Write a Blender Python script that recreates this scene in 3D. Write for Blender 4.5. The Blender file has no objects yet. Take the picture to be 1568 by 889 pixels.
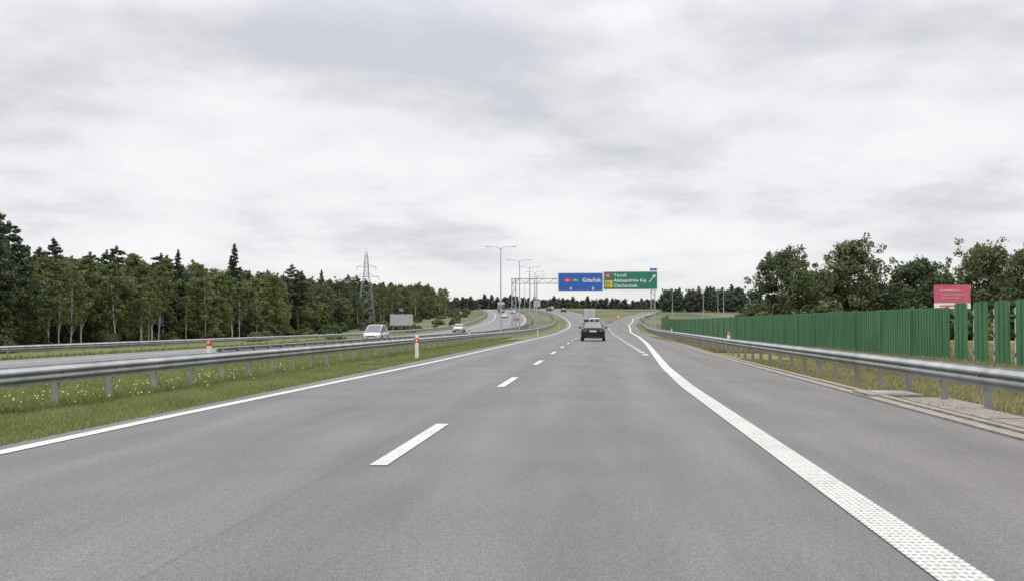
import bpy, bmesh, math, random
import numpy as np
from mathutils import Vector, Matrix
random.seed(7); rng=np.random.default_rng(7)
S=bpy.context.scene
COL=S.collection
R=math.radians

# ------------------------------------------------------------------ materials
def newmat(name):
    m=bpy.data.materials.new(name); m.use_nodes=True
    nt=m.node_tree; b=nt.nodes['Principled BSDF']
    return m,nt,b
def N(nt,t,**kw):
    n=nt.nodes.new(t)
    for k,v in kw.items(): setattr(n,k,v)
    return n
def L(nt,a,b): nt.links.new(a,b)
def math_(nt,op,a,b=None,c=None,clamp=False):
    n=N(nt,'ShaderNodeMath',operation=op); n.use_clamp=clamp
    for i,v in enumerate((a,b,c)):
        if v is None: continue
        if isinstance(v,(int,float)): n.inputs[i].default_value=v
        else: L(nt,v,n.inputs[i])
    return n.outputs[0]
def noise(nt,vec,scale,detail=3,rough=.55):
    n=N(nt,'ShaderNodeTexNoise'); n.inputs['Scale'].default_value=scale
    n.inputs['Detail'].default_value=detail; n.inputs['Roughness'].default_value=rough
    if vec is not None: L(nt,vec,n.inputs['Vector'])
    return n.outputs['Fac']
def ramp(nt,fac,stops):
    n=N(nt,'ShaderNodeValToRGB'); cr=n.color_ramp
    while len(cr.elements)<len(stops): cr.elements.new(.5)
    for e,(p,c) in zip(cr.elements,stops):
        e.position=p; e.color=(c[0],c[1],c[2],1) if not isinstance(c,(int,float)) else (c,c,c,1)
    L(nt,fac,n.inputs['Fac']); return n.outputs['Color']
def mix(nt,fac,a,b,mode='MIX'):
    n=N(nt,'ShaderNodeMix',data_type='RGBA',blend_type=mode)
    for s,v in ((n.inputs[0],fac),(n.inputs[6],a),(n.inputs[7],b)):
        if isinstance(v,(int,float)): s.default_value=v
        elif isinstance(v,tuple): s.default_value=(v[0],v[1],v[2],1)
        else: L(nt,v,s)
    return n.outputs[2]
def objco(nt,scale=(1,1,1)):
    t=N(nt,'ShaderNodeTexCoord'); m=N(nt,'ShaderNodeMapping'); m.inputs['Scale'].default_value=scale
    L(nt,t.outputs['Object'],m.inputs['Vector']); return m.outputs[0]
def bump(nt,b,h,strength=.3,dist=.01):
    n=N(nt,'ShaderNodeBump'); n.inputs['Strength'].default_value=strength; n.inputs['Distance'].default_value=dist
    L(nt,h,n.inputs['Height']); L(nt,n.outputs[0],b.inputs['Normal'])
def simple(name,col,rough=.6,metal=0,var=.15,scale=4,spec=.5,coat=0):
    m,nt,b=newmat(name)
    v=objco(nt); f=noise(nt,v,scale,4)
    lo=tuple(c*(1-var) for c in col); hi=tuple(min(1,c*(1+var)) for c in col)
    L(nt,ramp(nt,f,[(.3,lo),(.7,hi)]),b.inputs['Base Color'])
    b.inputs['Roughness'].default_value=rough; b.inputs['Metallic'].default_value=metal
    b.inputs['Specular IOR Level'].default_value=spec
    b.inputs['Coat Weight'].default_value=coat
    return m

def asphalt(name,base,tracks=True):
    m,nt,b=newmat(name)
    v=objco(nt); vs=objco(nt,(1,.08,1))
    fine=noise(nt,v,75,2,.7); fine2=noise(nt,v,18,4,.7)
    blotch=noise(nt,v,.45,5); streak=noise(nt,vs,1.8,5)
    c=ramp(nt,fine,[(.25,tuple(x*.45 for x in base)),(.5,base),(.78,tuple(x*2.1 for x in base))])
    k=math_(nt,'MULTIPLY_ADD',fine2,1.0,.5)
    k=math_(nt,'MULTIPLY',k,math_(nt,'MULTIPLY_ADD',blotch,.5,.75))
    k=math_(nt,'MULTIPLY',k,math_(nt,'MULTIPLY_ADD',streak,.7,.65))
    sx=N(nt,'ShaderNodeSeparateXYZ'); L(nt,v,sx.inputs[0])
    if tracks:
        t=math_(nt,'COSINE',math_(nt,'MULTIPLY',sx.outputs[0],2*math.pi/1.87))
        k=math_(nt,'MULTIPLY',k,math_(nt,'MULTIPLY_ADD',t,-.065,1.0))
        wob=math_(nt,'MULTIPLY_ADD',noise(nt,objco(nt,(0,1,0)),.8,3),.06,-.03)
        d=math_(nt,'ABSOLUTE',math_(nt,'ADD',math_(nt,'ADD',sx.outputs[0],2.25),wob))
        seam=math_(nt,'SMOOTH_MIN',math_(nt,'MULTIPLY_ADD',d,9,.80),1.0,.1)
        k=math_(nt,'MULTIPLY',k,seam)
    col=mix(nt,1.0,c,k,'MULTIPLY')
    warm=(base[0]*1.12,base[1]*.99,base[2]*.90)
    col=mix(nt,math_(nt,'MULTIPLY',noise(nt,v,.22,2),.28),col,warm)
    if tracks:
        sh=math_(nt,'MULTIPLY',math_(nt,'SUBTRACT',sx.outputs[0],1.9,clamp=True),.8)
        col=mix(nt,sh,col,mix(nt,1.0,col,(1.03,.985,.94),'MULTIPLY'))
    L(nt,col,b.inputs['Base Color']); b.inputs['Roughness'].default_value=.88
    b.inputs['Specular IOR Level'].default_value=.25
    bump(nt,b,fine,.5,.006)
    return m
M={}
M['asphalt']=asphalt('asphalt',(.083,.082,.084))
M['asphalt2']=asphalt('asphalt_opposite',(.100,.100,.102),False)
def paint(name,rumble=False,base=(.36,.355,.335)):
    m,nt,b=newmat(name); v=objco(nt)
    wear=noise(nt,v,40,4,.7); big=noise(nt,v,1.5,3)
    w=math_(nt,'MULTIPLY',wear,math_(nt,'MULTIPLY_ADD',big,.5,.78))
    c=ramp(nt,w,[(.35,(.14,.135,.13)),(.46,tuple(x*.85 for x in base)),(.65,base)])
    if rumble:
        sx=N(nt,'ShaderNodeSeparateXYZ'); L(nt,v,sx.inputs[0])
        row=math_(nt,'FRACT',math_(nt,'MULTIPLY',sx.outputs[1],1/.085))
        colm=math_(nt,'FRACT',math_(nt,'MULTIPLY_ADD',sx.outputs[0],1/.042,.1))
        a=math_(nt,'GREATER_THAN',row,.55); d=math_(nt,'GREATER_THAN',colm,.38)
        hole=math_(nt,'MULTIPLY',a,d)
        c=mix(nt,math_(nt,'MULTIPLY',hole,.7),c,(.11,.108,.105))
    L(nt,c,b.inputs['Base Color']); b.inputs['Roughness'].default_value=.8; b.inputs['Specular IOR Level'].default_value=.2
    return m
M['paint']=paint('road_paint'); M['rumble']=paint('road_paint_profiled',True,(.38,.372,.35))
M['steel']=simple('galvanised_steel',(.20,.21,.21),.6,.15,.25,1.5,.35)
M['post_steel']=simple('post_steel',(.17,.17,.165),.65,.2,.25,3,.3)
M['lamp_steel']=simple('lamp_steel',(.26,.27,.275),.6,.2,.1,1,.3)
M['white_pl']=simple('white_plastic',(.45,.45,.43),.5)
M['red_pl']=simple('red_plastic',(.36,.025,.018),.5)
M['black']=simple('black_plastic',(.012,.012,.013),.6)
M['rubber']=simple('tyre_rubber',(.018,.018,.018),.9)
M['chrome']=simple('alloy',(.4,.4,.4),.35,.8)
M['glass']=simple('car_glass',(.012,.014,.016),.08,0,.1,1,.6)
M['p_black']=simple('paint_black',(.007,.008,.012),.35,.1,.1,2,.3,.25)
M['p_white']=simple('paint_silver_white',(.30,.31,.32),.3,.25,.05,2,.5,.8)
M['p_white2']=simple('paint_white',(.31,.31,.305),.45,0,.08,2)
M['p_red']=simple('paint_red',(.18,.025,.02),.3,0,.1,2)
M['taillight']=simple('tail_light',(.20,.010,.010),.3)
M['headlight']=simple('head_light',(.52,.54,.56),.15,.2)
M['plate']=simple('number_plate',(.40,.40,.38),.5)
M['concrete']=simple('concrete',(.155,.138,.118),.9,0,.3,6,.3)
M['sign_blue']=simple('sign_blue',(.006,.065,.27),.5,0,.05)
M['sign_green']=simple('sign_green',(.003,.115,.065),.5,0,.05)
M['sign_white']=simple('sign_white',(.50,.50,.50),.5,0,.03)
M['sign_red']=simple('sign_red',(.40,.02,.02),.5)
M['sign_yellow']=simple('sign_yellow',(.50,.33,.01),.5)
M['sign_back']=simple('sign_back',(.18,.19,.20),.5,.4)
M['bb_red']=simple('billboard_magenta',(.33,.06,.10),.5)
M['bb_txt']=simple('billboard_lettering',(.40,.22,.24),.5)
M['orange']=simple('orange',(.5,.12,.02),.5)
M['pylon']=simple('pylon_steel',(.17,.18,.19),.6,.2)

def ground_mat():
    m,nt,b=newmat('grass_ground'); v=objco(nt)
    f=noise(nt,v,2.2,6,.65); g=noise(nt,v,.09,4); h=noise(nt,v,16,3,.7); patch=noise(nt,objco(nt,(1,.35,1)),.06,5,.6)
    c=ramp(nt,f,[(.28,(.060,.072,.022)),(.5,(.092,.110,.036)),(.72,(.130,.138,.052))])
    c2=ramp(nt,f,[(.3,(.10,.10,.045)),(.7,(.17,.15,.08))])
    c=mix(nt,math_(nt,'SUBTRACT',math_(nt,'MULTIPLY',g,2.4),.95,clamp=True),c,c2)
    sx=N(nt,'ShaderNodeSeparateXYZ'); L(nt,v,sx.inputs[0])
    dry=math_(nt,'MULTIPLY',math_(nt,'SUBTRACT',sx.outputs[0],4.0,clamp=True),.55)
    c=mix(nt,math_(nt,'MULTIPLY',dry,f),c,(.17,.15,.075))
    c=mix(nt,.6,c,mix(nt,1.0,c,ramp(nt,h,[(.3,.5),(.7,1.5)]),'MULTIPLY'))
    # rough heath and scrub in the fields further out
    far=ramp(nt,patch,[(.34,(.036,.046,.026)),(.48,(.060,.068,.038)),(.62,(.095,.092,.055))])
    fy=N(nt,'ShaderNodeMapRange'); fy.inputs['From Min'].default_value=110; fy.inputs['From Max'].default_value=230; fy.inputs['To Max'].default_value=.85
    L(nt,sx.outputs[1],fy.inputs['Value'])
    c=mix(nt,fy.outputs[0],c,far)
    L(nt,c,b.inputs['Base Color']); b.inputs['Roughness'].default_value=1; b.inputs['Specular IOR Level'].default_value=.1
    bump(nt,b,h,.8,.05); return m
M['ground']=ground_mat()

def leafmat(name,dark,mid,light,trans=.25):
    m,nt,b=newmat(name)
    a=N(nt,'ShaderNodeAttribute',attribute_name='tint'); oi=N(nt,'ShaderNodeObjectInfo')
    f=math_(nt,'ADD',math_(nt,'MULTIPLY',a.outputs['Fac'],.66),math_(nt,'MULTIPLY',oi.outputs['Random'],.40))
    c=ramp(nt,f,[(.12,dark),(.5,mid),(.92,light)])
    L(nt,c,b.inputs['Base Color']); b.inputs['Roughness'].default_value=.65; b.inputs['Specular IOR Level'].default_value=.25
    t=N(nt,'ShaderNodeBsdfTranslucent'); L(nt,c,t.inputs['Color'])
    mx=N(nt,'ShaderNodeMixShader'); mx.inputs[0].default_value=trans
    L(nt,b.outputs[0],mx.inputs[1]); L(nt,t.outputs[0],mx.inputs[2])
    L(nt,mx.outputs[0],nt.nodes['Material Output'].inputs['Surface']); return m
M['leaf']=leafmat('leaf_deciduous',(.055,.072,.026),(.100,.122,.040),(.165,.172,.062),.35)
M['leaf_dk']=leafmat('leaf_dark',(.035,.050,.026),(.062,.082,.036),(.105,.122,.052),.3)
M['needle']=leafmat('pine_needles',(.026,.038,.024),(.046,.062,.034),(.075,.088,.045),.2)
M['leaf_far_haze']=leafmat('leaf_far_haze',(.045,.058,.050),(.062,.078,.062),(.085,.10,.072),.2)  # aerial haze painted into the distant leaf colour: paler and bluer
M['grassb']=leafmat('grass_blades',(.065,.085,.022),(.115,.140,.042),(.175,.185,.075),.3)
M['dryb']=leafmat('dry_grass_blades',(.10,.10,.04),(.165,.15,.07),(.25,.22,.12),.3)
M['flower']=simple('yellow_flower',(.42,.36,.04),.7)
M['bark']=simple('bark',(.075,.055,.042),.95,0,.4,3,.2)
def birch():
    m,nt,b=newmat('birch_bark'); v=objco(nt,(1,1,3))
    f=noise(nt,v,2.2,4,.7)
    L(nt,ramp(nt,f,[(.32,(.08,.075,.07)),(.44,(.33,.32,.29)),(.7,(.46,.45,.42))]),b.inputs['Base Color'])
    b.inputs['Roughness'].default_value=.9; return m
M['birch']=birch()
def wallmat():
    m,nt,b=newmat('green_barrier'); v=objco(nt)
    f=noise(nt,v,.7,4); g=noise(nt,objco(nt,(3,3,.25)),2.5,4,.7)
    c=ramp(nt,f,[(.3,(.030,.098,.042)),(.7,(.044,.132,.060))])
    c=mix(nt,1.0,c,ramp(nt,g,[(.25,.66),(.7,1.22)]),'MULTIPLY')
    L(nt,c,b.inputs['Base Color']); b.inputs['Roughness'].default_value=.5; b.inputs['Specular IOR Level'].default_value=.4
    return m
M['wall']=wallmat()

# ------------------------------------------------------------------ builder
class MB:
    def __init__(s): s.v=[];s.f=[];s.m=[];s.mats=[]
    def mi(s,mat):
        if mat not in s.mats: s.mats.append(mat)
        return s.mats.index(mat)
    def add(s,vs,fs,mat):
        o=len(s.v); i=s.mi(mat); s.v+= [tuple(p) for p in vs]
        for f in fs: s.f.append([o+k for k in f]); s.m.append(i)
    def box(s,c,d,mat,rot=None):
        x,y,z=[q/2 for q in d]
        p=[Vector((a,b,e)) for a in(-x,x) for b in(-y,y) for e in(-z,z)]
        if rot is not None: p=[rot@q for q in p]
        p=[q+Vector(c) for q in p]
        s.add(p,[(0,1,3,2),(4,6,7,5),(0,4,5,1),(2,3,7,6),(0,2,6,4),(1,5,7,3)],mat)
    def tube(s,a,b,r0,r1,mat,n=8,caps=True):
        a=Vector(a);b=Vector(b);d=(b-a).normalized()
        u=d.cross(Vector((0,0,1)) if abs(d.z)<.9 else Vector((1,0,0))).normalized();w=d.cross(u)
        vs=[];
        for p,r in((a,r0),(b,r1)):
            for i in range(n):
                t=2*math.pi*i/n; vs.append(p+u*math.cos(t)*r+w*math.sin(t)*r)
        fs=[(i,(i+1)%n,n+(i+1)%n,n+i) for i in range(n)]
        if caps: fs+=[tuple(range(n))[::-1],tuple(range(n,2*n))]
        s.add(vs,fs,mat)
    def sweep(s,path,prof,mat,closed=True,caps=True):
        n=len(prof); vs=[]
        for i,p in enumerate(path):
            d=(path[min(i+1,len(path)-1)]-path[max(i-1,0)]); d.z=0; d.normalize()
            sd=Vector((d.y,-d.x,0))
            for a,b in prof: vs.append(p+sd*a+Vector((0,0,b)))
        fs=[]; k=n if closed else n-1
        for i in range(len(path)-1):
            for j in range(k):
                fs.append((i*n+j,i*n+(j+1)%n,(i+1)*n+(j+1)%n,(i+1)*n+j))
        if closed and caps: fs+=[tuple(range(n)),tuple((len(path)-1)*n+j for j in range(n))[::-1]]
        s.add(vs,fs,mat)
    def obj(s,name,parent=None,smooth=False,fixn=True):
        me=bpy.data.meshes.new(name); me.from_pydata(s.v,[],s.f)
        for m in s.mats: me.materials.append(m)
        me.polygons.foreach_set('material_index',s.m)
        if fixn:
            bm=bmesh.new(); bm.from_mesh(me); bmesh.ops.recalc_face_normals(bm,faces=bm.faces); bm.to_mesh(me); bm.free()
        if smooth:
            me.polygons.foreach_set('use_smooth',[True]*len(me.polygons))
            try: me.set_sharp_from_angle(angle=R(38))
            except Exception: pass
        me.update()
        o=bpy.data.objects.new(name,me); COL.objects.link(o)
        if parent: o.parent=parent
        return o
def empty(name,loc=(0,0,0),rz=0):
    e=bpy.data.objects.new(name,None); COL.objects.link(e); e.location=loc; e.rotation_euler=(0,0,rz); e.empty_display_size=.2; return e

# ------------------------------------------------------------------ terrain
def interp(x,pts):
    return float(np.interp(x,[p[0] for p in pts],[p[1] for p in pts]))
_ys=np.arange(-60,5001,1.0)
_sl=np.interp(_ys,[115,300,450,620],[0,.030,.030,0.0]); _z=np.cumsum(_sl)
def zp(y): return float(np.interp(y,_ys,_z))
_cs=np.interp(_ys,[190,420,620,900],[0,-.13,-.13,-.02]); _c=np.cumsum(_cs)
def cx(y): return float(np.interp(y,_ys,_c))
LAT=[(-3000,-1.2),(-900,-1.2),(-300,-1.2),(-120,-1.6),(-62,-1.6),(-45,-1.45),(-33,-1.1),(-30.6,-.72),(-29.8,-.58),(-28.6,-.50),(-16.0,-.50),(-14.9,-.42),(-13.4,-.34),(-10.5,-.26),(-9,-.15),(-7.6,-.07),(-6.15,-.015),(-5.9,-.03),(2,-.03),(4.6,-.03),(5.05,-.03),(5.6,-.05),(8,-.08),(12,-.08),(20,-.15),(40,-.5),(120,-.6),(300,-.6),(900,-.6),(3000,-.6)]
def gz(x,y): return zp(y)+interp(x-cx(y),LAT)
YS=list(np.arange(-40,64,2.0))+list(np.arange(64,330,4.0))+list(np.arange(330,700,8.0))+[700,760,850,1000,1300,1800,2600,4000]
YS=[float(y) for y in YS]
g=MB(); vs=[];fs=[]
nc=len(LAT)
for y in YS:
    for s_,l in LAT: vs.append((s_+cx(y),y,zp(y)+l))
for i in range(len(YS)-1):
    for j in range(nc-1): fs.append((i*nc+j,i*nc+j+1,(i+1)*nc+j+1,(i+1)*nc+j))
g.add(vs,fs,M['ground']); g.obj('ground',smooth=True)

def strip(mb,xl,xr,y0,y1,zo,mat,step=None):
    ys=[y0]+[y for y in YS if y0<y<y1]+[y1]
    vs=[];fs=[]
    for y in ys:
        a=xl(y)+cx(y);b=xr(y)+cx(y); z=zp(y)+zo
        vs+=[(a,y,z),(b,y,z)]
    for i in range(len(ys)-1): fs.append((2*i,2*i+1,2*i+3,2*i+2))
    mb.add(vs,fs,mat)
K=lambda v:(lambda y:v)
def P(*pts): return lambda y: interp(y,pts)
RAIL=[(0,5.6),(45,5.6),(86,6.4),(130,7.0),(165,7.5),(230,9.5),(300,16),(400,36)]
LINE=[(0,1.78),(22,1.80),(32,1.98),(47,2.45),(71,3.2),(108,4.1),(160,4.8),(230,6.9),(300,13.2),(400,33)]
rail=P(*RAIL); edge=lambda y: rail(y)-1.05; line=P(*LINE)
leftl=P((0,-5.82),(14,-5.80),(35,-5.45),(60,-5.4),(400,-5.4))
road=MB()
strip(road,K(-6.15),edge,-40,215,0,M['asphalt'])
strip(road,K(-6.15),K(3.6),215,690,0,M['asphalt'])
r=road.obj('road')
rr=MB(); strip(rr,lambda y: line(y)-4.6,edge,215,400,.004,M['asphalt']); rr.obj('exit_ramp',parent=r)
mk=MB()
strip(mk,lambda y:leftl(y)-.10,lambda y:leftl(y)+.10,-40,690,.008,M['paint'])
a0=9.45
for k in range(-3,50):
    y0=a0+12*k; strip(mk,K(-2.02),K(-1.86),y0,y0+4,.008,M['paint'])
strip(mk,lambda y:line(y)-.135,lambda y:line(y)+.135,-40,26,.008,M['rumble'])
strip(mk,lambda y:line(y)-.13,lambda y:line(y)+.13,26,400,.008,M['paint'])
for k in range(40):
    y0=44+4*k
    if y0<215: strip(mk,K(1.85),K(2.08),y0,y0+2,.008,M['paint'])
strip(mk,K(1.85),K(2.05),260,690,.008,M['paint'])
mk.obj('lane_markings',parent=r)
op=MB(); strip(op,K(-28.4),K(-16.2),-40,690,-.47,M['asphalt2'])
o2=op.obj('road')
mk=MB()
strip(mk,K(-16.8),K(-16.6),-40,690,-.462,M['paint']); strip(mk,K(-26.0),K(-25.8),-40,690,-.462,M['paint'])
for k in range(-3,52): strip(mk,K(-20.9),K(-20.7),3+12*k,7+12*k,-.462,M['paint'])
mk.obj('lane_markings',parent=o2)

kb=MB(); y=-6.0
while y<150:
    ln=1.0 if y<60 else 3
    e=edge(y+ln/2)+cx(y); a=math.atan2(edge(y+ln)-edge(y),ln)
    rot=Matrix.Rotation(-a,3,'Z')
    kb.box((e+.10,y+ln/2,zp(y)+.0),(.20,ln-.012,.05+.004*random.random()),M['concrete'],rot)
    kb.box((e+.27,y+ln/2,zp(y)+.012),(.13,ln-.012,.08+.006*random.random()),M['concrete'],rot)
    y+=ln
kb.box((5.05,19.4,.02),(.9,1.2,.09),M['concrete']); kb.box((5.35,17.6,-.005),(1.0,2.2,.06),M['concrete'])
for yy in (15.6,13.4,11.2,9.0): kb.box((5.25,yy,.0),(.75,2.1,.06),M['concrete'])
kb.box((4.98,13.0,.034),(.035,11.0,.012),M['black']); kb.box((5.05,19.4,.068),(.5,.7,.012),M['post_steel'])
kb.obj('concrete_kerb')

# ------------------------------------------------------------------ guardrails
Wp=[(0,.0),(.0,.045),(.045,.075),(.075,.10),(.075,.125),(.04,.15),(.012,.165),(.04,.18),(.075,.205),(.075,.23),(.045,.255),(0,.285),(0,.31)]
def guardrail(sf,y0,y1,side,zoff,name,top=.75,steps=2.0):
    e=empty(name)
    b=MB(); ps=MB()
    prof=[(side*a,q) for a,q in Wp]; back=[(side*(a-.006),q) for a,q in Wp][::-1]
    ys=list(np.arange(y0,y1,4.0))+[y1]
    path=[Vector((sf(y)+cx(y),y,zoff(y)+top-.31)) for y in ys]
    b.sweep(path,prof+back,M['steel'])
    y=y0+2
    while y<min(y1,90):
        p=[Vector((sf(q)+cx(q)+side*.004,q,zoff(q)+top-.31)) for q in (y,y+.32)]
        b.sweep(p,prof+back,M['steel'])
        y+=4
    b.obj('beam',e,True)
    y=y0+.3
    while y<min(y1,330):
        x=sf(y)+cx(y); z=zoff(y)
        ps.box((x-side*.09,y,z+top/2-.13),(.10,.055,top+.16),M['post_steel'])
        ps.box((x-side*.085,y+.025,z+top/2-.13),(.015,.075,top+.158),M['steel'])
        ps.box((x-side*.02,y,z+top-.155),(.045,.09,.14),M['black'])
        if y<70: ps.box((x+side*.05,y,z+top-.145),(.014,.05,.03),M['post_steel'])
        y+=steps
    ps.obj('posts',e)
    return e
guardrail(K(-8.9),3,560,1,lambda y:zp(y)-.15,'guardrail')
guardrail(K(-14.4),40,560,-1,lambda y:zp(y)-.40,'guardrail')
guardrail(K(-29.6),-20,560,1,lambda y:zp(y)-.56,'guardrail',steps=4)
guardrail(rail,-6,330,-1,lambda y:zp(y)-.08,'guardrail',top=.73)

# ------------------------------------------------------------------ noise barrier
WL=[(10,13.3),(38,12.7),(66,11.6),(127,10.6),(200,11.8),(260,17)]
wl=P(*WL)
nb=empty('noise_barrier'); w=MB()
y=40.0;i=0
while y<255:
    d=.16 if y<90 else .5
    x=wl(y);x2=wl(y+d); z=zp(y)-.12
    a=math.atan2(x2-x,d)
    rot=Matrix.Rotation(-a,3,'Z')
    hgt=1.98
    off=.026 if i%2 else 0
    w.box((x+off,y+d/2,z+hgt/2),(.07,d+.008,hgt+random.uniform(-.008,.008)+(.02 if int((y-40)/4)%2 else 0)),M['wall'],rot)
    y+=d;i+=1
w.obj('slats',nb)
w=MB()
y=40.
while y<255:
    w.box((wl(y)-.05,y,zp(y)+.87),(.10,.14,2.02),M['wall']); y+=4
path=[Vector((wl(q)-.05,q,zp(q)-.12)) for q in np.arange(40,256,4.)]
w.sweep(path,[(-.03,0),(.08,0),(.08,.13),(-.03,.13)],M['concrete'])
w.obj('posts_and_plinth',nb)
w=MB(); wp=MB()
for k,yy in enumerate((39.0,37.2,35.4,33.7,32.0,30.3)):
    x=wl(yy)+.05; rot=Matrix.Rotation(R(2),3,'Z')
    n=6
    for j in range(n):
        off=rot@Vector((0,(j-(n-1)/2)*.19,0))
        w.box((x+off.x+.024*(j%2),yy+off.y,.94),(.06,.196,2.06+(.06 if 0<j<n-1 else 0)),M['wall'],rot)
    wp.box((x+.12,yy+.86,.85),(.09,.12,1.85),M['white_pl']); 
    for q in (.3,.9,1.5): wp.box((x+.12,yy+.86,q),(.097,.127,.12),M['black'])
w.obj('end_panels',nb); wp.obj('end_posts',nb)

# ------------------------------------------------------------------ delineators
def delineator(x,y,z,h,w=.11):
    e=empty('delineator_post',(x,y,z)); b=MB()
    n=10
    def ring(zz,sc=1): return [(math.cos(2*math.pi*i/n)*w*.5*sc,math.sin(2*math.pi*i/n)*.05*sc,zz) for i in range(n)]
    lv=[(0,1,'white_pl'),(h*.66,1,'white_pl'),(h*.68,1.03,'red_pl'),(h*.88,1.03,'red_pl'),(h*.89,1,'white_pl'),(h,.8,'white_pl')] if h>.5 else [(0,1,'white_pl'),(h*.55,1,'red_pl'),(h*.85,1.04,'red_pl'),(h,.7,'red_pl')]
    vs=[];
    for zz,sc,_ in lv: vs+=ring(zz,sc)
    for i in range(len(lv)-1):
        b.add(vs[i*n:(i+2)*n],[(j,(j+1)%n,n+(j+1)%n,n+j) for j in range(n)],M[lv[i][2]])
    b.add(vs[-n:],[tuple(range(n))],M[lv[-1][2]])
    b.box((0,-.053,h*.78),(.045,.006,h*.12),M['white_pl'])
    b.obj('post',e)
    return e
delineator(-6.75,40,-.05,.9,.14); delineator(-6.75,122,zp(122)-.05,.9); delineator(-6.75,190,zp(190)-.05,.9)
delineator(-8.95,24.3,.58,.32,.12); delineator(5.62,47,.64,.30,.13); delineator(rail(97)+.02,97,.66,.28,.13)
delineator(-8.95,75,.59,.28,.12)

# ------------------------------------------------------------------ lamps
def lamp(x,y,z,h=12.2,arm=2.1,double=True,name='street_lamp',rz=0):
    e=empty(name,(x,y,z),rz); b=MB()
    b.tube((0,0,0),(0,0,1.4),.13,.12,M['lamp_steel']); b.tube((0,0,1.4),(0,0,h-.15),.11,.06,M['lamp_steel'])
    for s in ((-1,1) if double else (-1,)):
        b.tube((0,0,h-.3),(s*.5,0,h-.03),.045,.04,M['lamp_steel'],6)
        b.tube((s*.5,0,h-.03),(s*(arm-.6),0,h),.04,.035,M['lamp_steel'],6)
        vs=[(s*(arm-.7),-.1,h-.03),(s*(arm-.7),.1,h-.03),(s*(arm-.7),.1,h+.06),(s*(arm-.7),-.1,h+.06),
            (s*arm,-.16,h-.02),(s*arm,.16,h-.02),(s*arm,.12,h+.10),(s*arm,-.12,h+.10),(s*(arm+.12),0,h+.02)]
        b.add(vs,[(0,1,2,3),(0,1,5,4),(2,3,7,6),(1,2,6,5),(0,3,7,4),(4,5,8),(5,6,8),(6,7,8),(7,4,8)],M['lamp_steel'])
    b.obj('mast',e,True); return e
for yy in (149,185,216,247,279,312,346,382,420): lamp(-13.4+cx(yy),yy,zp(yy)-.35)
for xx,yy in ((38,330),(48,345),(30,310),(44,400),(62,380),(24,350)): lamp(xx,yy,gz(xx,yy),8.5,1.6,False)

# ------------------------------------------------------------------ gantry
gy=157.0; G=empty('sign_gantry',(0,gy,zp(gy))); b=MB()
xl,xr=-12.2,8.0
for x0,zb in ((xl,-.3),(xr,-.1)):
    for dx in (-.28,.28):
        for dy in (-.28,.28): b.tube((x0+dx,dy,zb),(x0+dx,dy,7.75),.055,.055,M['lamp_steel'],6)
    z=zb+.3;f=1
    while z<7.2:
        for dy in (-.28,.28): b.tube((x0-.28*f,dy,z),(x0+.28*f,dy,z+.7),.025,.025,M['lamp_steel'],5)
        for dx in (-.28,.28): b.tube((x0+dx,-.28*f,z),(x0+dx,.28*f,z+.7),.025,.025,M['lamp_steel'],5)
        z+=.7;f=-f
    b.box((x0,0,zb+.1),(1.1,1.1,.4),M['concrete'])
for zz in (7.05,7.75):
    for dy in (-.3,.3): b.tube((xl-.4,dy,zz),(xr+.4,dy,zz),.06,.06,M['lamp_steel'],6)
x=xl;f=1
while x<xr-.5:
    for dy in (-.3,.3): b.tube((x,dy,7.4-.35*f),(x+.85,dy,7.4+.35*f),.028,.028,M['lamp_steel'],5)
    b.tube((x,-.3,7.75),(x+.85,.3,7.75),.025,.025,M['lamp_steel'],5)
    x+=.85;f=-f
b.obj('truss',G)
def panel(x0,x1,z0,z1,mat,name,yy=-.55):
    p=MB(); p.box(((x0+x1)/2,yy+.03,(z0+z1)/2),(x1-x0,.05,z1-z0),M['sign_back'])
    p.box(((x0+x1)/2,yy,(z0+z1)/2),(x1-x0-.02,.012,z1-z0-.02),M['sign_white'])
    p.box(((x0+x1)/2,yy-.008,(z0+z1)/2),(x1-x0-.14,.012,z1-z0-.14),mat)
    for xx in np.arange(x0+.6,x1,1.4): p.box((xx,yy+.15,(z0+z1)/2),(.08,.18,z1-z0-.1),M['sign_back'])
    return p.obj(name,G)
def patch(x0,x1,z0,z1,mat,name='patch',yy=-.568):
    p=MB(); p.box(((x0+x1)/2,yy,(z0+z1)/2),(x1-x0,.008,z1-z0),mat); return p.obj(name,G)
def text(t,x,z,size,mat,name='lettering',yy=-.578,al='LEFT',par=None,off=.012,sp=1.12):
    c=bpy.data.curves.new(name,'FONT'); c.body=t; c.size=size; c.extrude=.003; c.offset=off*size; c.align_x=al; c.space_character=sp
    c.materials.append(mat); o=bpy.data.objects.new(name,c); COL.objects.link(o); o.parent=par or G
    o.location=(x,yy,z); o.rotation_euler=(R(90),0,0); return o
panel(-5.72,.80,5.9,8.55,M['sign_blue'],'blue_panel')
panel(.86,8.62,6.1,8.72,M['sign_green'],'green_panel')
panel(7.5,8.58,8.76,9.2,M['sign_blue'],'exit_number_panel')
text('2',7.95,8.84,.38,M['sign_white'])
patch(-4.75,-3.85,7.2,7.72,M['sign_red']); text('A1',-4.6,7.29,.45,M['sign_white'])
patch(-3.6,-2.55,7.2,7.72,M['sign_green']); text('E75',-3.5,7.3,.42,M['sign_white'],yy=-.584)
text('Gdańsk',-2.2,7.2,.78,M['sign_white'],off=.022)
def arrow(pts,name,yy=-.572):
    p=MB(); n=len(pts); p.add([(x,yy,z) for x,z in pts],[tuple(range(n))],M['sign_white']); p.obj(name,G)
arrow([(-3.91,6.5),(-3.79,6.5),(-3.79,6.3),(-3.65,6.3),(-3.85,6.08),(-4.05,6.3),(-3.91,6.3)],'arrow')
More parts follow.
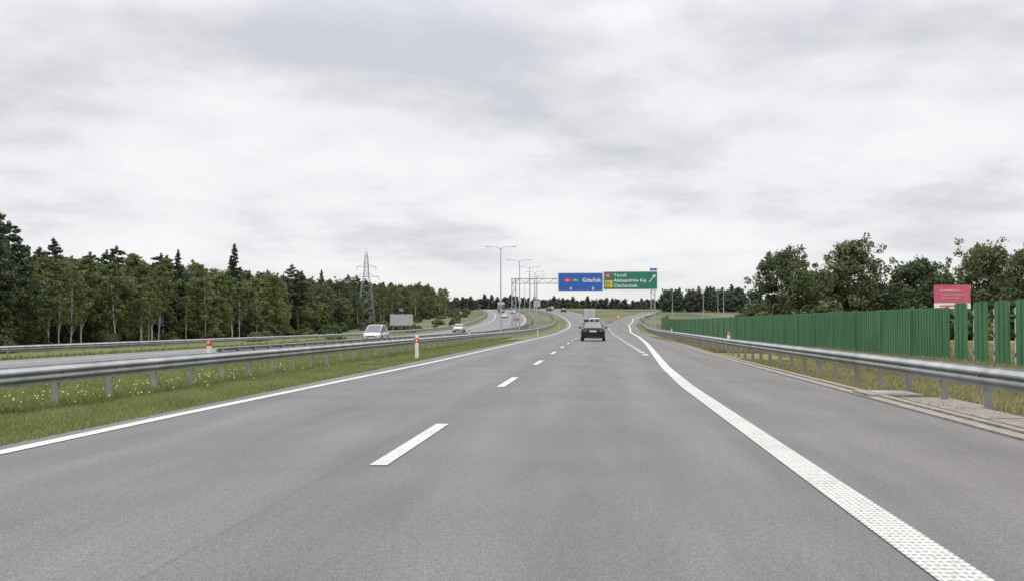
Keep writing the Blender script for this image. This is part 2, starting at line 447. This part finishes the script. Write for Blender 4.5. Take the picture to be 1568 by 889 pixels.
arrow([(-.71,6.5),(-.59,6.5),(-.59,6.3),(-.45,6.3),(-.65,6.08),(-.85,6.3),(-.71,6.3)],'arrow')
patch(1.1,1.9,7.85,8.4,M['sign_red']); text('10',1.2,7.95,.42,M['sign_white'])
patch(1.1,2.15,6.95,7.40,M['sign_yellow']); text('266',1.2,7.01,.38,M['black'])
patch(1.1,2.15,6.42,6.87,M['sign_yellow']); text('250',1.2,6.48,.38,M['black'])
text('Toruń',2.35,7.95,.64,M['sign_white'],off=.018); text('Aleksandrów Kuj',2.35,7.2,.64,M['sign_white'],off=.018,sp=1.04); text('Ciechocinek',2.35,6.45,.64,M['sign_white'],off=.018,sp=1.06)
def seg(x0,z0,x1,z1,wd):
    d=Vector((x1-x0,z1-z0)).normalized(); n_=Vector((-d.y,d.x))*wd/2
    return [(x0+n_.x,z0+n_.y),(x0-n_.x,z0-n_.y),(x1-n_.x,z1-n_.y),(x1+n_.x,z1+n_.y)]
arrow(seg(7.45,7.15,8.1,7.95,.12),'arrow'); arrow([(8.36,8.28),(8.26,7.75),(7.86,8.06)],'arrow')

# ------------------------------------------------------------------ billboards
B=empty('billboard',(28.7,90,.15)); b=MB()
b.box((0,0,3.55),(2.85,.12,1.45),M['bb_red']); b.box((0,-.002,2.6),(2.85,.12,.44),M['sign_white'])
b.box((-.2,-.07,3.85),(1.6,.01,.08),M['bb_txt']); b.box((.1,-.07,3.5),(1.9,.01,.06),M['bb_txt']); b.box((-.1,-.07,3.25),(1.5,.01,.06),M['bb_txt']);b.box((0,-.07,2.6),(2.0,.01,.12),M['bb_red'])
for dx in(-1,1): b.tube((dx,.12,-.6),(dx,.12,4.1),.06,.06,M['lamp_steel'],6)
b.obj('board',B)
B=empty('billboard',(-36.7,200,gz(-36.7,200))); b=MB(); 
b.box((0,0,2.7),(4.3,.2,2.1),M['lamp_steel']); b.box((0,-.11,2.7),(4.1,.02,1.9),M['lamp_steel'])
for dx in(-1.6,0,1.6): b.tube((dx,.15,0),(dx,.15,3.4),.08,.08,M['post_steel'],6)
b.tube((0,.1,3.4),(0,.1,4.6),.07,.06,M['post_steel'],6); b.box((0,0,4.6),(.9,.4,.7),M['black']); b.box((0,-.21,4.6),(.7,.02,.5),M['sign_back'])
b.obj('board',B)

# ------------------------------------------------------------------ pylon
px,py=-59.7,275; PY=empty('electricity_pylon',(px,py,gz(px,py)),R(20)); b=MB(); PH=19.5
def hw(z): return 2.1*(1-z/PH)**.9*.92+.28 if z<PH*.62 else .28+.55*(PH-z)/(PH*.38)*.8
zs=[0,3,5.6,7.8,9.7,11.3,12.7,13.9,15.1,16.3,17.5,18.6]
cs=[(-1,-1),(1,-1),(1,1),(-1,1)]
for i in range(len(zs)-1):
    z0,z1=zs[i],zs[i+1];a,c=hw(z0),hw(z1)
    for k in range(4):
        p,q=cs[k],cs[(k+1)%4]
        b.tube((p[0]*a,p[1]*a,z0),(p[0]*c,p[1]*c,z1),.06,.06,M['pylon'],4)
        b.tube((p[0]*a,p[1]*a,z0),(q[0]*c,q[1]*c,z1),.028,.028,M['pylon'],4)
        b.tube((q[0]*a,q[1]*a,z0),(p[0]*c,p[1]*c,z1),.028,.028,M['pylon'],4)
for k in cs: b.tube((k[0]*.3,k[1]*.3,18.6),(0,0,19.6),.05,.04,M['pylon'],4)
for z,l in ((12.9,3.3),(15.4,2.5)):
    for s in(-1,1):
        for dy in(-.35,.35):
            b.tube((0,dy,z),(s*l,0,z+.1),.045,.04,M['pylon'],4); b.tube((0,dy,z+1.0),(s*l,0,z+.1),.035,.035,M['pylon'],4)
        b.tube((s*l,0,z+.1),(s*l,0,z-.8),.06,.06,M['pylon'],5)
b.obj('lattice',PY)

# ------------------------------------------------------------------ vehicles
def car(name,x,y,rz,paint,kind='sedan'):
    E=empty(name,(x,y,0),rz)
    if kind=='sedan':
        st=[(-2.32,.38,.82,.74),(-2.26,.26,.98,.84),(-2.0,.22,1.03,.89),(-1.2,.2,1.0,.91),(0,.2,.96,.91),(1.0,.2,.95,.91),(1.65,.2,.89,.89),(2.1,.22,.78,.83),(2.28,.3,.62,.72)]
        gh=[(-1.85,1.0,1.03,.74,.66),(-1.1,.97,1.39,.80,.58),(-.55,.95,1.44,.81,.61),(.15,.94,1.43,.81,.61),(.45,.94,1.37,.80,.59),(1.25,.93,.95,.78,.70)]; wy=(-1.42,1.38); wr=.33
    elif kind=='mpv':
        st=[(-2.22,.38,.90,.78),(-2.15,.26,1.02,.88),(-1.8,.22,1.04,.90),(-.8,.2,1.02,.91),(.3,.2,1.0,.91),(1.2,.2,.99,.90),(1.7,.2,.92,.88),(2.08,.22,.80,.82),(2.24,.3,.64,.70)]
        gh=[(-2.12,1.0,1.06,.80,.76),(-1.85,1.0,1.58,.83,.66),(-1.2,1.0,1.68,.84,.68),(-.2,1.0,1.70,.84,.68),(.35,1.0,1.63,.84,.67),(1.5,.97,1.0,.80,.72)]; wy=(-1.35,1.35); wr=.33
    else:
        st=[(-2.05,.38,.85,.72),(-1.98,.26,.95,.82),(-1.6,.22,.97,.86),(0,.2,.94,.87),(1.0,.2,.93,.87),(1.6,.2,.86,.84),(1.92,.24,.74,.78),(2.05,.3,.62,.68)]
        gh=[(-1.95,.95,.99,.74,.68),(-1.55,.95,1.38,.77,.58),(-.8,.93,1.47,.79,.61),(.1,.93,1.45,.79,.61),(.35,.93,1.38,.79,.6),(1.2,.91,.93,.76,.68)]; wy=(-1.25,1.25); wr=.31
    b=MB(); vs=[]
    for yy,zb,zt,h in st:
        H=zt-zb
        half=[(h*.86,zb),(h*.98,zb+.16*H),(h,zb+.45*H),(h*.985,zb+.75*H),(h*.93,zb+.93*H),(h*.80,zt),(h*.35,zt+.02)]
        ring=half+[(-a,q) for a,q in half[::-1]]
        vs+=[(a,yy,q) for a,q in ring]
    n=14;fs=[]
    for i in range(len(st)-1):
        for j in range(n): fs.append((i*n+j,i*n+(j+1)%n,(i+1)*n+(j+1)%n,(i+1)*n+j))
    fs+=[tuple(range(n)),tuple((len(st)-1)*n+j for j in range(n))]
    b.add(vs,fs,paint); b.obj('body',E,True)
    g_=MB(); ng=len(gh)
    P_=[[(-hb,y_,zb),(-ht-.02,y_,zt-.05 if zt-zb>.2 else zt-.01),(-ht+.12,y_,zt),(ht-.12,y_,zt),(ht+.02,y_,zt-.05 if zt-zb>.2 else zt-.01),(hb,y_,zb)] for y_,zb,zt,hb,ht in gh]
    for i in range(ng-1):
        a,c=P_[i],P_[i+1]
        roof=(gh[i][2]-gh[i][1]>.2 and gh[i+1][2]-gh[i+1][1]>.2)
        for j in range(5):
            side=j in(0,4)
            mat=M['glass'] if side or not roof else paint
            g_.add([a[j],a[j+1],c[j+1],c[j]],[(0,1,2,3)],mat)
    g_.obj('cabin',E,False)
    p=MB()
    for s in (0,5):
        for i in range(ng-1):
            a=Vector(P_[i][1 if s==0 else 4]);c=Vector(P_[i+1][1 if s==0 else 4]); p.tube(a,c,.035,.035,paint,6)
        for i,off in ((1,-.1),(2,.25),(3,.1)):
            a=Vector(P_[i][s]);c=Vector(P_[i][1 if s==0 else 4]); p.tube(a+Vector((0,off,0)),c,.035,.03,paint if i==1 else M['black'],5)
    yr=st[0][0]; yf=st[-1][0]; zt=st[1][2]
    hwid=st[1][3]
    p.box((0,yr-.02,.42),(1.45,.08,.16),paint); p.box((0,yr-.03,.30),(1.2,.06,.1),M['black'])
    p.box((0,yr-.01,.74 if kind=='sedan' else .62),(.52,.03,.115),M['plate'])
    for s in(-1,1):
        lz=.80 if kind=='sedan' else .92
        lh=.13 if kind=='sedan' else .26
        p.box((s*(hwid-.17),yr-.0,lz),(.30 if kind=='sedan' else .2,.10,lh),M['taillight'])
        p.box((s*(hwid-.28),yr-.056,lz-.02),(.07,.01,.04),M['white_pl'])
        rot=Matrix.Rotation(s*R(-28),3,'Z')
        p.box((s*.60,yf-.10,.66),(.34,.14,.15),M['headlight'],rot)
        p.box((s*.55,yf-.01,.34),(.18,.03,.08),M['headlight'])
        p.box((s*(st[4][3]+.09),gh[-1][0]-.35,1.0),(.18,.10,.13),paint)
        for wy_ in wy:
            p.tube((s*(.91-.20),wy_,wr),(s*(.915),wy_,wr),wr,wr,M['rubber'],20)
            p.tube((s*(.90),wy_,wr),(s*(.922),wy_,wr),wr*.64,wr*.6,M['chrome'],12)
            p.tube((s*(.80),wy_,wr+.02),(s*(.912 if kind!='small' else .875),wy_,wr+.02),wr*1.17,wr*1.17,M['black'],20)
    p.box((0,yf+.005,.56),(.75,.05,.10),M['black']); p.box((0,yf+.0,.33),(1.1,.05,.14),M['black'])
    p.box((0,yf+.03,.44),(.5,.02,.11),M['plate'])
    p.tube((-.5,yr-.04,.26),(-.5,yr+.2,.26),.035,.035,M['chrome'],8)
    p.obj('trim_lights_wheels',E)
    return E
def put(o,z): o.location.z=z; return o
put(car('sedan_car',-.35,83,0,M['p_black']),.008)
put(car('minivan_car',-21.6,104,math.pi,M['p_white'],'mpv'),-.46)
put(car('hatchback_car',-23.6,183,math.pi+.0,M['p_white2'],'small'),zp(183)-.46)
def onroad(s,y,rev,z0,**k): return s+cx(y),y,(math.pi if rev else 0)+math.atan(-np.interp(y,_ys,_cs)),zp(y)+z0
for nm,s,y,rev,z0,pt,kd in (('estate_car',-19,300,1,-.46,'p_red','mpv'),('hatchback_car',-23,330,1,-.46,'p_white2','small'),('sedan_car',-.1,400,0,.008,'p_black','sedan'),('hatchback_car',-19,395,1,-.46,'p_white','small'),('minivan_car',-3.9,420,0,.008,'p_black','mpv'),('sedan_car',-23,405,1,-.46,'p_black','sedan'),('hatchback_car',-.1,450,0,.008,'p_white','small')):
    X,Y,rz,z=onroad(s,y,rev,z0); put(car(nm,X,Y,rz,M[pt],kd),z)
def truck(name,x,y,rz,z,W=2.5,Hh=3.7,Ln=7.5,van=False):
    E=empty(name,(x,y,z),rz); b=MB()
    zb=.95 if not van else .45
    b.box((0,Ln/2,(zb+Hh)/2),(W,Ln,Hh-zb),M['p_white2'])
    o=b.obj('cargo_box',E); bv=o.modifiers.new('b','BEVEL'); bv.width=.05 if not van else .18; bv.segments=3
    p=MB()
    p.box((0,-.012,(zb+Hh)/2),(.03,.02,Hh-zb-.2),M['black'])
    for s in(-1,1):
        p.box((s*(W/2-.06),-.014,(zb+Hh)/2),(.05,.02,Hh-zb-.1),M['lamp_steel'])
        for k in (.25,.7): p.tube((s*k,-.04,zb+.2),(s*k,-.04,Hh-.2),.02,.02,M['lamp_steel'],5)
        p.box((s*(W/2-.2),-.03,zb-.12 if not van else .95),(.22,.06,.12 if not van else .3),M['taillight'])
        p.tube((s*(W/2-.45),1.6,.5 if not van else .34),(s*(W/2-.04),1.6,.5 if not van else .34),.5 if not van else .34,.5 if not van else .34,M['rubber'],18)
        p.tube((s*(W/2-.4),Ln+.6,.5 if not van else .34),(s*(W/2-.04),Ln+.6,.5 if not van else .34),.5 if not van else .34,.5 if not van else .34,M['rubber'],18)
        p.box((s*(W/2+.12),Ln+1.0,2.0 if not van else 1.35),(.16,.1,.4 if not van else .2),M['black'])
    p.box((0,.1,.55 if not van else .5),(W-.2,.1,.14),M['black']); p.box((0,-.02,.78 if not van else .62),(.5,.03,.11),M['plate'])
    if not van: p.box((0,Ln/2,.85),(1.0,Ln,.2),M['black'])
    if van:
        for s in(-1,1): p.box((s*.42,-.02,1.55),(.6,.02,.45),M['glass'])
    ch=2.7 if not van else 1.9; zc=.5 if not van else .4
    vs=[(-W/2+.05,Ln+.1,zc),(W/2-.05,Ln+.1,zc),(W/2-.05,Ln+1.8,zc),(-W/2+.05,Ln+1.8,zc),(-W/2+.1,Ln+.1,ch),(W/2-.1,Ln+.1,ch),(W/2-.15,Ln+1.3,ch-.05),(-W/2+.15,Ln+1.3,ch-.05)]
    p.add(vs,[(0,1,2,3),(4,5,6,7),(0,1,5,4),(1,2,6,5),(3,0,4,7)],M['p_white2']); p.add([vs[2],vs[3],vs[7],vs[6]],[(0,1,2,3)],M['glass'])
    p.obj('chassis_and_cab',E)
X,Y,rz,z=onroad(-.9,245,0,.01); truck('box_truck',X,Y,rz,z,2.4,3.4)
X,Y,rz,z=onroad(-.5,175,0,.01); truck('delivery_van',X,Y,rz,z,1.85,2.0,3.8,True)
X,Y,rz,z=onroad(-3.9,480,0,.01); truck('box_truck',X,Y,rz,z)
X,Y,rz,z=onroad(-22,440,1,-.46); truck('box_truck',X,Y,rz,z)
b=MB(); E=empty('arrow_board',(5.0,262,zp(262))); b.box((0,0,1.4),(.9,.1,.8),M['orange']); b.box((0,-.06,1.4),(.6,.02,.2),M['sign_white']); b.tube((-.35,.06,0),(-.35,.06,1.7),.05,.05,M['post_steel'],6); b.tube((.35,.06,0),(.35,.06,1.7),.05,.05,M['post_steel'],6); b.obj('board',E)

# ------------------------------------------------------------------ foliage
def leaves(centres,radii,counts,size,tints,flat=1.0,elong=1.8):
    V=[];T=[]
    for c,r_,n,t in zip(centres,radii,counts,tints):
        d=rng.normal(size=(n,3)); d/=np.linalg.norm(d,axis=1)[:,None]
        rad=rng.random(n)**.45
        p=np.array(c)+d*rad[:,None]*np.array(r_)
        u=rng.normal(size=(n,3)); u[:,2]*=flat; u/=np.linalg.norm(u,axis=1)[:,None]
        w_=np.cross(u,rng.normal(size=(n,3))); w_/=np.linalg.norm(w_,axis=1)[:,None]
        s=size*(.5+rng.random(n))[:,None]
        q=np.stack([p-u*s*.5*elong**.5,p+w_*s*.36,p+u*s*.5*elong**.5,p-w_*s*.36],1)
        V.append(q.reshape(-1,3)); T.append(np.clip(t+rng.normal(size=n)*.13,0,1))
    return np.concatenate(V),np.concatenate(T)
def treemesh(name,wood,V,T,leafm):
    nv=len(wood.v); nq=len(V)//4
    me=bpy.data.meshes.new(name)
    faces=[list(f) for f in wood.f]+(np.arange(nq*4).reshape(-1,4)+nv).tolist()
    me.from_pydata(wood.v+V.tolist(),[],faces)
    for m in wood.mats: me.materials.append(m)
    me.materials.append(leafm)
    me.polygons.foreach_set('material_index',wood.m+[len(wood.mats)]*nq)
    at=me.attributes.new('tint','FLOAT','FACE'); at.data.foreach_set('value',np.concatenate([np.full(len(wood.f),.5),T]).astype(np.float32))
    me.update(); return me
def deciduous(name,H,W,crown0,bark,leafm,ncl=34,nl=110,size=.24,seed=0,taper=.6):
    rd=random.Random(seed); w=MB()
    pts=[Vector((0,0,-.3))]; lean=Vector((rd.uniform(-.06,.06),rd.uniform(-.06,.06),0))
    nseg=7
    for i in range(1,nseg+1): pts.append(Vector((0,0,H*.88*i/nseg))+lean*H*i/nseg+Vector((rd.uniform(-.1,.1),rd.uniform(-.1,.1),0))*(H/12))
    r0=H*.0095
    for i in range(nseg): w.tube(pts[i],pts[i+1],r0*(1-i/nseg*.85),r0*(1-(i+1)/nseg*.85),bark,7,False)
    cs=[];rs=[];ns=[];ts=[]
    for k in range(ncl):
        t=(k+.5)/ncl; z=crown0+(1-crown0)*t
        env=math.sin(math.pi*min(1,.15+t*.85))**taper
        a=k*2.4+rd.uniform(-.6,.6); rr_=W/2*env*rd.uniform(.35,1.05)
        base=pts[0].lerp(pts[-1],min(1,max(.1,z-.14)))
        c=Vector((math.cos(a)*rr_,math.sin(a)*rr_,z*H*.97))+lean*H*z
        w.tube(base,base.lerp(c,.55)+Vector((0,0,.1)),r0*.34*(1.2-z),r0*.2*(1.2-z),bark,5,False); w.tube(base.lerp(c,.55)+Vector((0,0,.1)),c,r0*.2*(1.2-z),.012,bark,4,False)
        q=W*rd.uniform(.09,.20)
        cs.append(c);rs.append((q*1.1,q*1.1,q*rd.uniform(.6,.9)));ns.append(int(nl*rd.uniform(.6,1.3)));ts.append(rd.uniform(.08,.9))
        for e in range(2):
            o=Vector((rd.gauss(0,1),rd.gauss(0,1),rd.gauss(0,.7)))*q*.95
            cs.append(c+o);rs.append((q*.5,)*3);ns.append(int(nl*.25));ts.append(rd.uniform(.1,.95))
    V,T=leaves(cs,rs,ns,size,ts); return treemesh(name,w,V,T,leafm)
def pine(name,H,W,crown0,leafm,seed=0,cone=.5,nb=46,nl=80,size=.24):
    rd=random.Random(seed); w=MB(); r0=H*.011
    bend=rd.uniform(-.3,.3)
    pt=lambda t:Vector((bend*math.sin(t*3),bend*.5*math.cos(t*2.2),H*t-.2))
    for i in range(8): w.tube(pt(i/8),pt((i+1)/8),r0*(1-i/8*.9),r0*(1-(i+1)/8*.9),M['bark'],7,False)
    cs=[];rs=[];ns=[];ts=[]
    for k in range(nb):
        t=(k/nb); z=crown0+(1-crown0)*t
        env=(1-t)**cone*min(1,.55+t*2); ln=W/2*env*rd.uniform(.45,1.1)+.15; a=k*2.4+rd.uniform(-.5,.5)
        b0=pt(z); tip=b0+Vector((math.cos(a)*ln,math.sin(a)*ln,ln*rd.uniform(-.05,.4)))
        w.tube(b0,tip,.05*(1.15-t),.012,M['bark'],4,False)
        for q,sc in ((.55,.75),(.95,1)):
            rad=max(.25,.32*W/2*env*sc+.12)
            cs.append(b0.lerp(tip,q));rs.append((rad,rad,rad*.42));ns.append(int(nl*.5*(.5+env)));ts.append(rd.uniform(.1,.8))
    cs.append(pt(1.0));rs.append((.18,.18,.6));ns.append(nl//2);ts.append(.6)
    V,T=leaves(cs,rs,ns,size,ts,flat=.6,elong=3); return treemesh(name,w,V,T,leafm)
def bushmesh(name,W,H,leafm,seed,n=16,nl=110,size=.2):
    rd=random.Random(seed); w=MB(); cs=[];rs=[];ns=[];ts=[]
    for k in range(n):
        a=rd.uniform(0,6.28); r_=W/2*rd.random()**.6; z=H*rd.uniform(.15,.85)*(1-.5*(r_/(W/2))**2)
        c=Vector((math.cos(a)*r_,math.sin(a)*r_,z)); w.tube((0,0,-.1),c,.035,.01,M['bark'],4,False)
        q=W*.17*rd.uniform(.7,1.3); cs.append(c);rs.append((q,q,q*.8));ns.append(nl);ts.append(rd.uniform(.1,.9))
    V,T=leaves(cs,rs,ns,size,ts); return treemesh(name,w,V,T,leafm)

pines=[pine('pine',13,4.6,.42,M['needle'],1,.40,40),pine('pine',13,4.2,.48,M['needle'],2,.30,36),pine('pine',13,5.0,.30,M['needle'],3,.5,50),pine('pine',13,3.6,.15,M['needle'],4,.9,60)]
birches=[deciduous('birch',12.5,4.6,.30,M['birch'],M['leaf'],34,95,.24,11),deciduous('birch',12.5,3.8,.36,M['birch'],M['leaf'],30,95,.24,12,.5),deciduous('birch',12.5,4.4,.32,M['birch'],M['leaf_dk'],32,95,.24,15,.5)]
leafy=[deciduous('young_tree',12,5.6,.10,M['bark'],M['leaf_dk'],46,95,.25,13),deciduous('young_tree',11,5.4,.12,M['bark'],M['leaf'],44,95,.25,14),deciduous('young_tree',9,5.0,.06,M['bark'],M['leaf'],44,95,.25,16,.45)]
bushes=[bushmesh('bush',3.2,2.2,M['leaf_dk'],21),bushmesh('bush',2.6,1.7,M['leaf'],22)]
def inst(me,x,y,z,sc,par,name,rz=None,sxy=1):
    o=bpy.data.objects.new(name,me); COL.objects.link(o); o.parent=par; o.location=(x,y,z)
    o.rotation_euler=(0,0,random.uniform(0,6.28) if rz is None else rz); o.scale=(sc*sxy,sc*sxy,sc); return o
F=empty('forest')
for row in range(9):
    y=58.0
    while y<432:
        x=-62-row*4.2+random.uniform(-1.8,1.8); yy=y+random.uniform(-1,1)
        stand=math.sin(yy*.085+1.0)+.6*math.sin(yy*.031)+random.gauss(0,.35)   # stands of different species
        if not (abs(yy-275)<7 and row<2):
            hs=interp(yy,[(60,1.02),(126,.98),(160,.93),(190,1.0),(240,.95),(290,.90),(430,.88)])*random.uniform(.78,1.10)
            if row==0: hs*=random.choice((.55,.75,.9,1,1))
            if random.random()<.05 and row>0: hs*=1.13
            if stand>.45: pool=pines[:3]+pines[:2]+birches[:1] if row>0 else pines[:3]+leafy
            elif stand>-.4: pool=birches+leafy[:2]+pines[2:3]
            else: pool=leafy+birches[:2]
            me=random.choice(pool)
            if row>=4 and random.random()<.35: me=random.choice(pines[:3])
            inst(me,x,yy,gz(x,yy)-.1,hs,F,'tree',sxy=random.uniform(.9,1.3))
        y+=random.uniform(2.0,4.6)*(1 if row<5 else 1.3)
for k in range(230):
    yy=random.uniform(60,430); x=-61.5+random.uniform(-7,3.0); inst(random.choice(bushes),x,yy,gz(x,yy)-.1,random.uniform(.4,1.5),F,'undergrowth')
bstem=[deciduous('birch',11.5,3.0,.42,M['birch'],M['leaf'],22,80,.22,s,.5) for s in (51,52,53)]
for k in range(48):
    yy=62+random.random()**1.1*360; x=-59.6+random.uniform(-1.4,1)
    if abs(yy-275)>5: inst(random.choice(bstem),x,yy,gz(x,yy)-.1,random.uniform(.5,.92),F,'birch')
for x,yy,sc,i in ((-60,102,1.12,0),(-62,106,1.14,2),(-61,98,1.1,1),(-63,111,1.05,1),(-64,186,1.24,3),(-64,222,1.10,2),(-66,126,1.0,2),(-66,190,1.10,3),(-64,160,1.05,3),(-65,250,1.06,3)): inst(pines[i],x,yy,gz(x,yy),sc,F,'tree')
# scrub on the slope between the forest edge and the far carriageway
sb=empty('scrub')
for k in range(150):
    yy=random.uniform(150,620); s_=random.choice((random.uniform(-58,-34),random.uniform(-70,-40))); x=s_+cx(yy)*.5
    if x-cx(yy)<-33 and abs(x+36.7)+abs(yy-190)>16: inst(random.choice(bushes),x,yy,gz(x,yy)-.1,random.uniform(.4,1.1),sb,'bush')

def single(name,H,W,x,y,seed,leafm='leaf_dk',c0=.08,ncl=64,tp=.5):
    me=deciduous(name,H,W,c0,M['bark'],M[leafm],ncl,180,.26,seed,tp)
    o=bpy.data.objects.new(name,me); COL.objects.link(o); o.location=(x,y,gz(x,y)); return o
single('deciduous_tree',9.9,7.6,22.6,130,31)
single('deciduous_tree',7.6,5.4,27.0,133,36,'leaf')
single('deciduous_tree',11.3,7.6,30.6,130,32)
single('deciduous_tree',9.0,7.4,36.8,128,33)
single('deciduous_tree',7.4,5.8,41.0,132,37,'leaf')
single('deciduous_tree',10.8,7.8,45.0,130,34,'leaf_dk')
single('deciduous_tree',10.6,7.4,49.6,128,35)
single('deciduous_tree',11,7.5,56,130,38)
H_=empty('hedge')
for k in range(150):
    x=random.uniform(19,62); yy=random.uniform(124,139)
    inst(random.choice(bushes),x,yy,gz(x,yy)-.1,random.uniform(1.0,2.3),H_,'bush')

farm=[pine('far_pine',12,4.2,.1,M['leaf_far_haze'],41,.5,40,50,.6),deciduous('far_tree',11,6,.08,M['bark'],M['leaf_far_haze'],26,55,.7,42),deciduous('far_tree',10,5.5,.08,M['bark'],M['leaf_far_haze'],26,55,.7,43)]
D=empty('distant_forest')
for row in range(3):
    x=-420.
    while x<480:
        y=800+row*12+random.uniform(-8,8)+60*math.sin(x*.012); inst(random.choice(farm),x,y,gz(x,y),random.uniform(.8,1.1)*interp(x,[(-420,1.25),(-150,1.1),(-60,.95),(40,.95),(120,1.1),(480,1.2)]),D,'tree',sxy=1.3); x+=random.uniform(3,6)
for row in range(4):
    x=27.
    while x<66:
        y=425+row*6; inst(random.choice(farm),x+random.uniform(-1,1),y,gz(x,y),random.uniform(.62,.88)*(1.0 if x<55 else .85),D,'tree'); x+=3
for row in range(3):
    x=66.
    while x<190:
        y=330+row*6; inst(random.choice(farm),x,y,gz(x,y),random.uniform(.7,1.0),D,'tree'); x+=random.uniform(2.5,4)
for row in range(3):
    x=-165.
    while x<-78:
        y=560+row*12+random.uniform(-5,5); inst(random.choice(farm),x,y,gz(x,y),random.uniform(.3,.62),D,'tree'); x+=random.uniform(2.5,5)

# ------------------------------------------------------------------ grass
def grass(name,regs,mat,hr,seed):
    Vs=[];Ts=[]
    for (s0,s1,y0,y1,n,hm,wid) in regs:
        x=rng.uniform(s0,s1,n); u=rng.random(n); y=y0+(y1-y0)*u**1.5
        patch_=np.sin(x*1.7+y*.6)*np.sin(y*.9-x*.8)*.25+.5+np.sin(x*5+y*2.3)*.1
        h=hm*(.5+rng.random(n))*(.7+.6*patch_)
        z=np.interp(x,[p[0] for p in LAT],[p[1] for p in LAT])+np.interp(y,_ys,_z)
        a=rng.uniform(0,math.pi,n); dx=np.cos(a)*wid/2; dy=np.sin(a)*wid/2
        lx=rng.normal(0,.35,n)*h; ly=rng.normal(0,.35,n)*h
        q=np.stack([np.stack([x-dx,y-dy,z-.01],1),np.stack([x+dx,y+dy,z-.01],1),np.stack([x+dx*.6+lx*.5,y+dy*.6+ly*.5,z+h*.6],1),np.stack([x+lx,y+ly,z+h],1)],1)
        Vs.append(q.reshape(-1,3)); Ts.append(np.clip(patch_+rng.normal(0,.2,n),0,1))
    V=np.concatenate(Vs);T=np.concatenate(Ts)
    w=MB(); me=treemesh(name,w,V,T,mat); o=bpy.data.objects.new(name,me); COL.objects.link(o); return o
grass('grass',[(-9.0,-6.1,9,30,60000,.05,.014),(-9.2,-6.15,28,90,50000,.055,.03),(-15.5,-8.7,16,50,70000,.15,.022),(-15.8,-8.7,45,110,30000,.15,.05),(-45,-29,40,120,30000,.22,.09)],M['grassb'],1,1)
grass('dry_grass',[(5.0,7.5,8,40,24000,.07,.016),(7.5,13.5,16,60,45000,.14,.03),(5.2,12,50,110,20000,.12,.06),(13.5,30,20,90,20000,.25,.06)],M['dryb'],1,2)
fl=MB()
def flower(x,y,h,sz,mat):
    z=gz(x,y)+h
    vs=[(x+math.cos(k*1.047)*sz,y+math.sin(k*1.047)*sz*.6,z+math.sin(k*1.047)*sz*.7) for k in range(6)]
    fl.add(vs,[tuple(range(6))],mat)
for k in range(260): flower(random.gauss(-10.5,1.2),random.uniform(16,34),random.uniform(.08,.2),.015,M['flower'])
for k in range(70): flower(random.uniform(-14.5,-9.2),random.uniform(16,40),random.uniform(.08,.18),.012,M['white_pl'])
fl.obj('wildflowers',fixn=False)

# ------------------------------------------------------------------ world / sun / camera
W=bpy.data.worlds.new("World"); S.world=W; W.use_nodes=True; nt=W.node_tree
bg=nt.nodes['Background']
sky=N(nt,'ShaderNodeTexSky'); sky.sky_type='NISHITA'; sky.sun_disc=False; sky.sun_elevation=R(52); sky.sun_rotation=R(200)
tc=N(nt,'ShaderNodeTexCoord'); sp=N(nt,'ShaderNodeSeparateXYZ'); L(nt,tc.outputs['Generated'],sp.inputs[0])
zc=math_(nt,'ADD',math_(nt,'MAXIMUM',sp.outputs[2],0.0),.20)
cb=N(nt,'ShaderNodeCombineXYZ'); L(nt,math_(nt,'DIVIDE',sp.outputs[0],zc),cb.inputs[0]); L(nt,math_(nt,'DIVIDE',sp.outputs[1],zc),cb.inputs[1]); cb.inputs[2].default_value=3.7
def wn(scale,det,rough,dist):
    n1=N(nt,'ShaderNodeTexNoise'); n1.inputs['Scale'].default_value=scale; n1.inputs['Detail'].default_value=det; n1.inputs['Roughness'].default_value=rough; n1.inputs['Distortion'].default_value=dist
    L(nt,cb.outputs[0],n1.inputs['Vector']); return n1.outputs['Fac']
fA=wn(1.3,5,.5,.1); fB=wn(4.6,6,.55,.15)
ff=math_(nt,'ADD',math_(nt,'MULTIPLY',fA,.70),math_(nt,'MULTIPLY',fB,.30))
cl=ramp(nt,ff,[(.36,(.62,.625,.67)),(.44,(.735,.735,.77)),(.51,(.84,.84,.86)),(.60,(.90,.90,.91))])
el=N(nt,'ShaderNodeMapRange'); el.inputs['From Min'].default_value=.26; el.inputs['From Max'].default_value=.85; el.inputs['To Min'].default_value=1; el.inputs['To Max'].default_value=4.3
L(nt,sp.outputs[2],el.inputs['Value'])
hz=N(nt,'ShaderNodeMapRange'); hz.inputs['From Min'].default_value=.0; hz.inputs['From Max'].default_value=.06; hz.inputs['To Min'].default_value=.85; hz.inputs['To Max'].default_value=0
L(nt,sp.outputs[2],hz.inputs['Value'])
cl=mix(nt,hz.outputs[0],cl,(.82,.80,.785))
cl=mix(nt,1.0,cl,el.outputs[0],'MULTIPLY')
sk=mix(nt,1.0,sky.outputs[0],(.006,.006,.006),'MULTIPLY')
fin=mix(nt,1.0,cl,sk,'ADD')
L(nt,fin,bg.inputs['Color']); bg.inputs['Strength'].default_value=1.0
sd=bpy.data.lights.new('sun','SUN'); sd.energy=1.5; sd.angle=R(20); sd.color=(1,.97,.92)
so=bpy.data.objects.new('sun',sd); COL.objects.link(so); so.rotation_euler=(R(38),0,R(-20))

cam=bpy.data.cameras.new('camera'); co=bpy.data.objects.new('camera',cam); COL.objects.link(co)
cam.sensor_width=36; cam.lens=36*1650/1568; cam.clip_end=9000; cam.clip_start=.05
co.location=(0,0,1.25); co.rotation_euler=(R(90+1.79),0,R(4.54)); S.camera=co
S.view_settings.view_transform='Standard'; S.view_settings.look='None'; S.view_settings.exposure=0
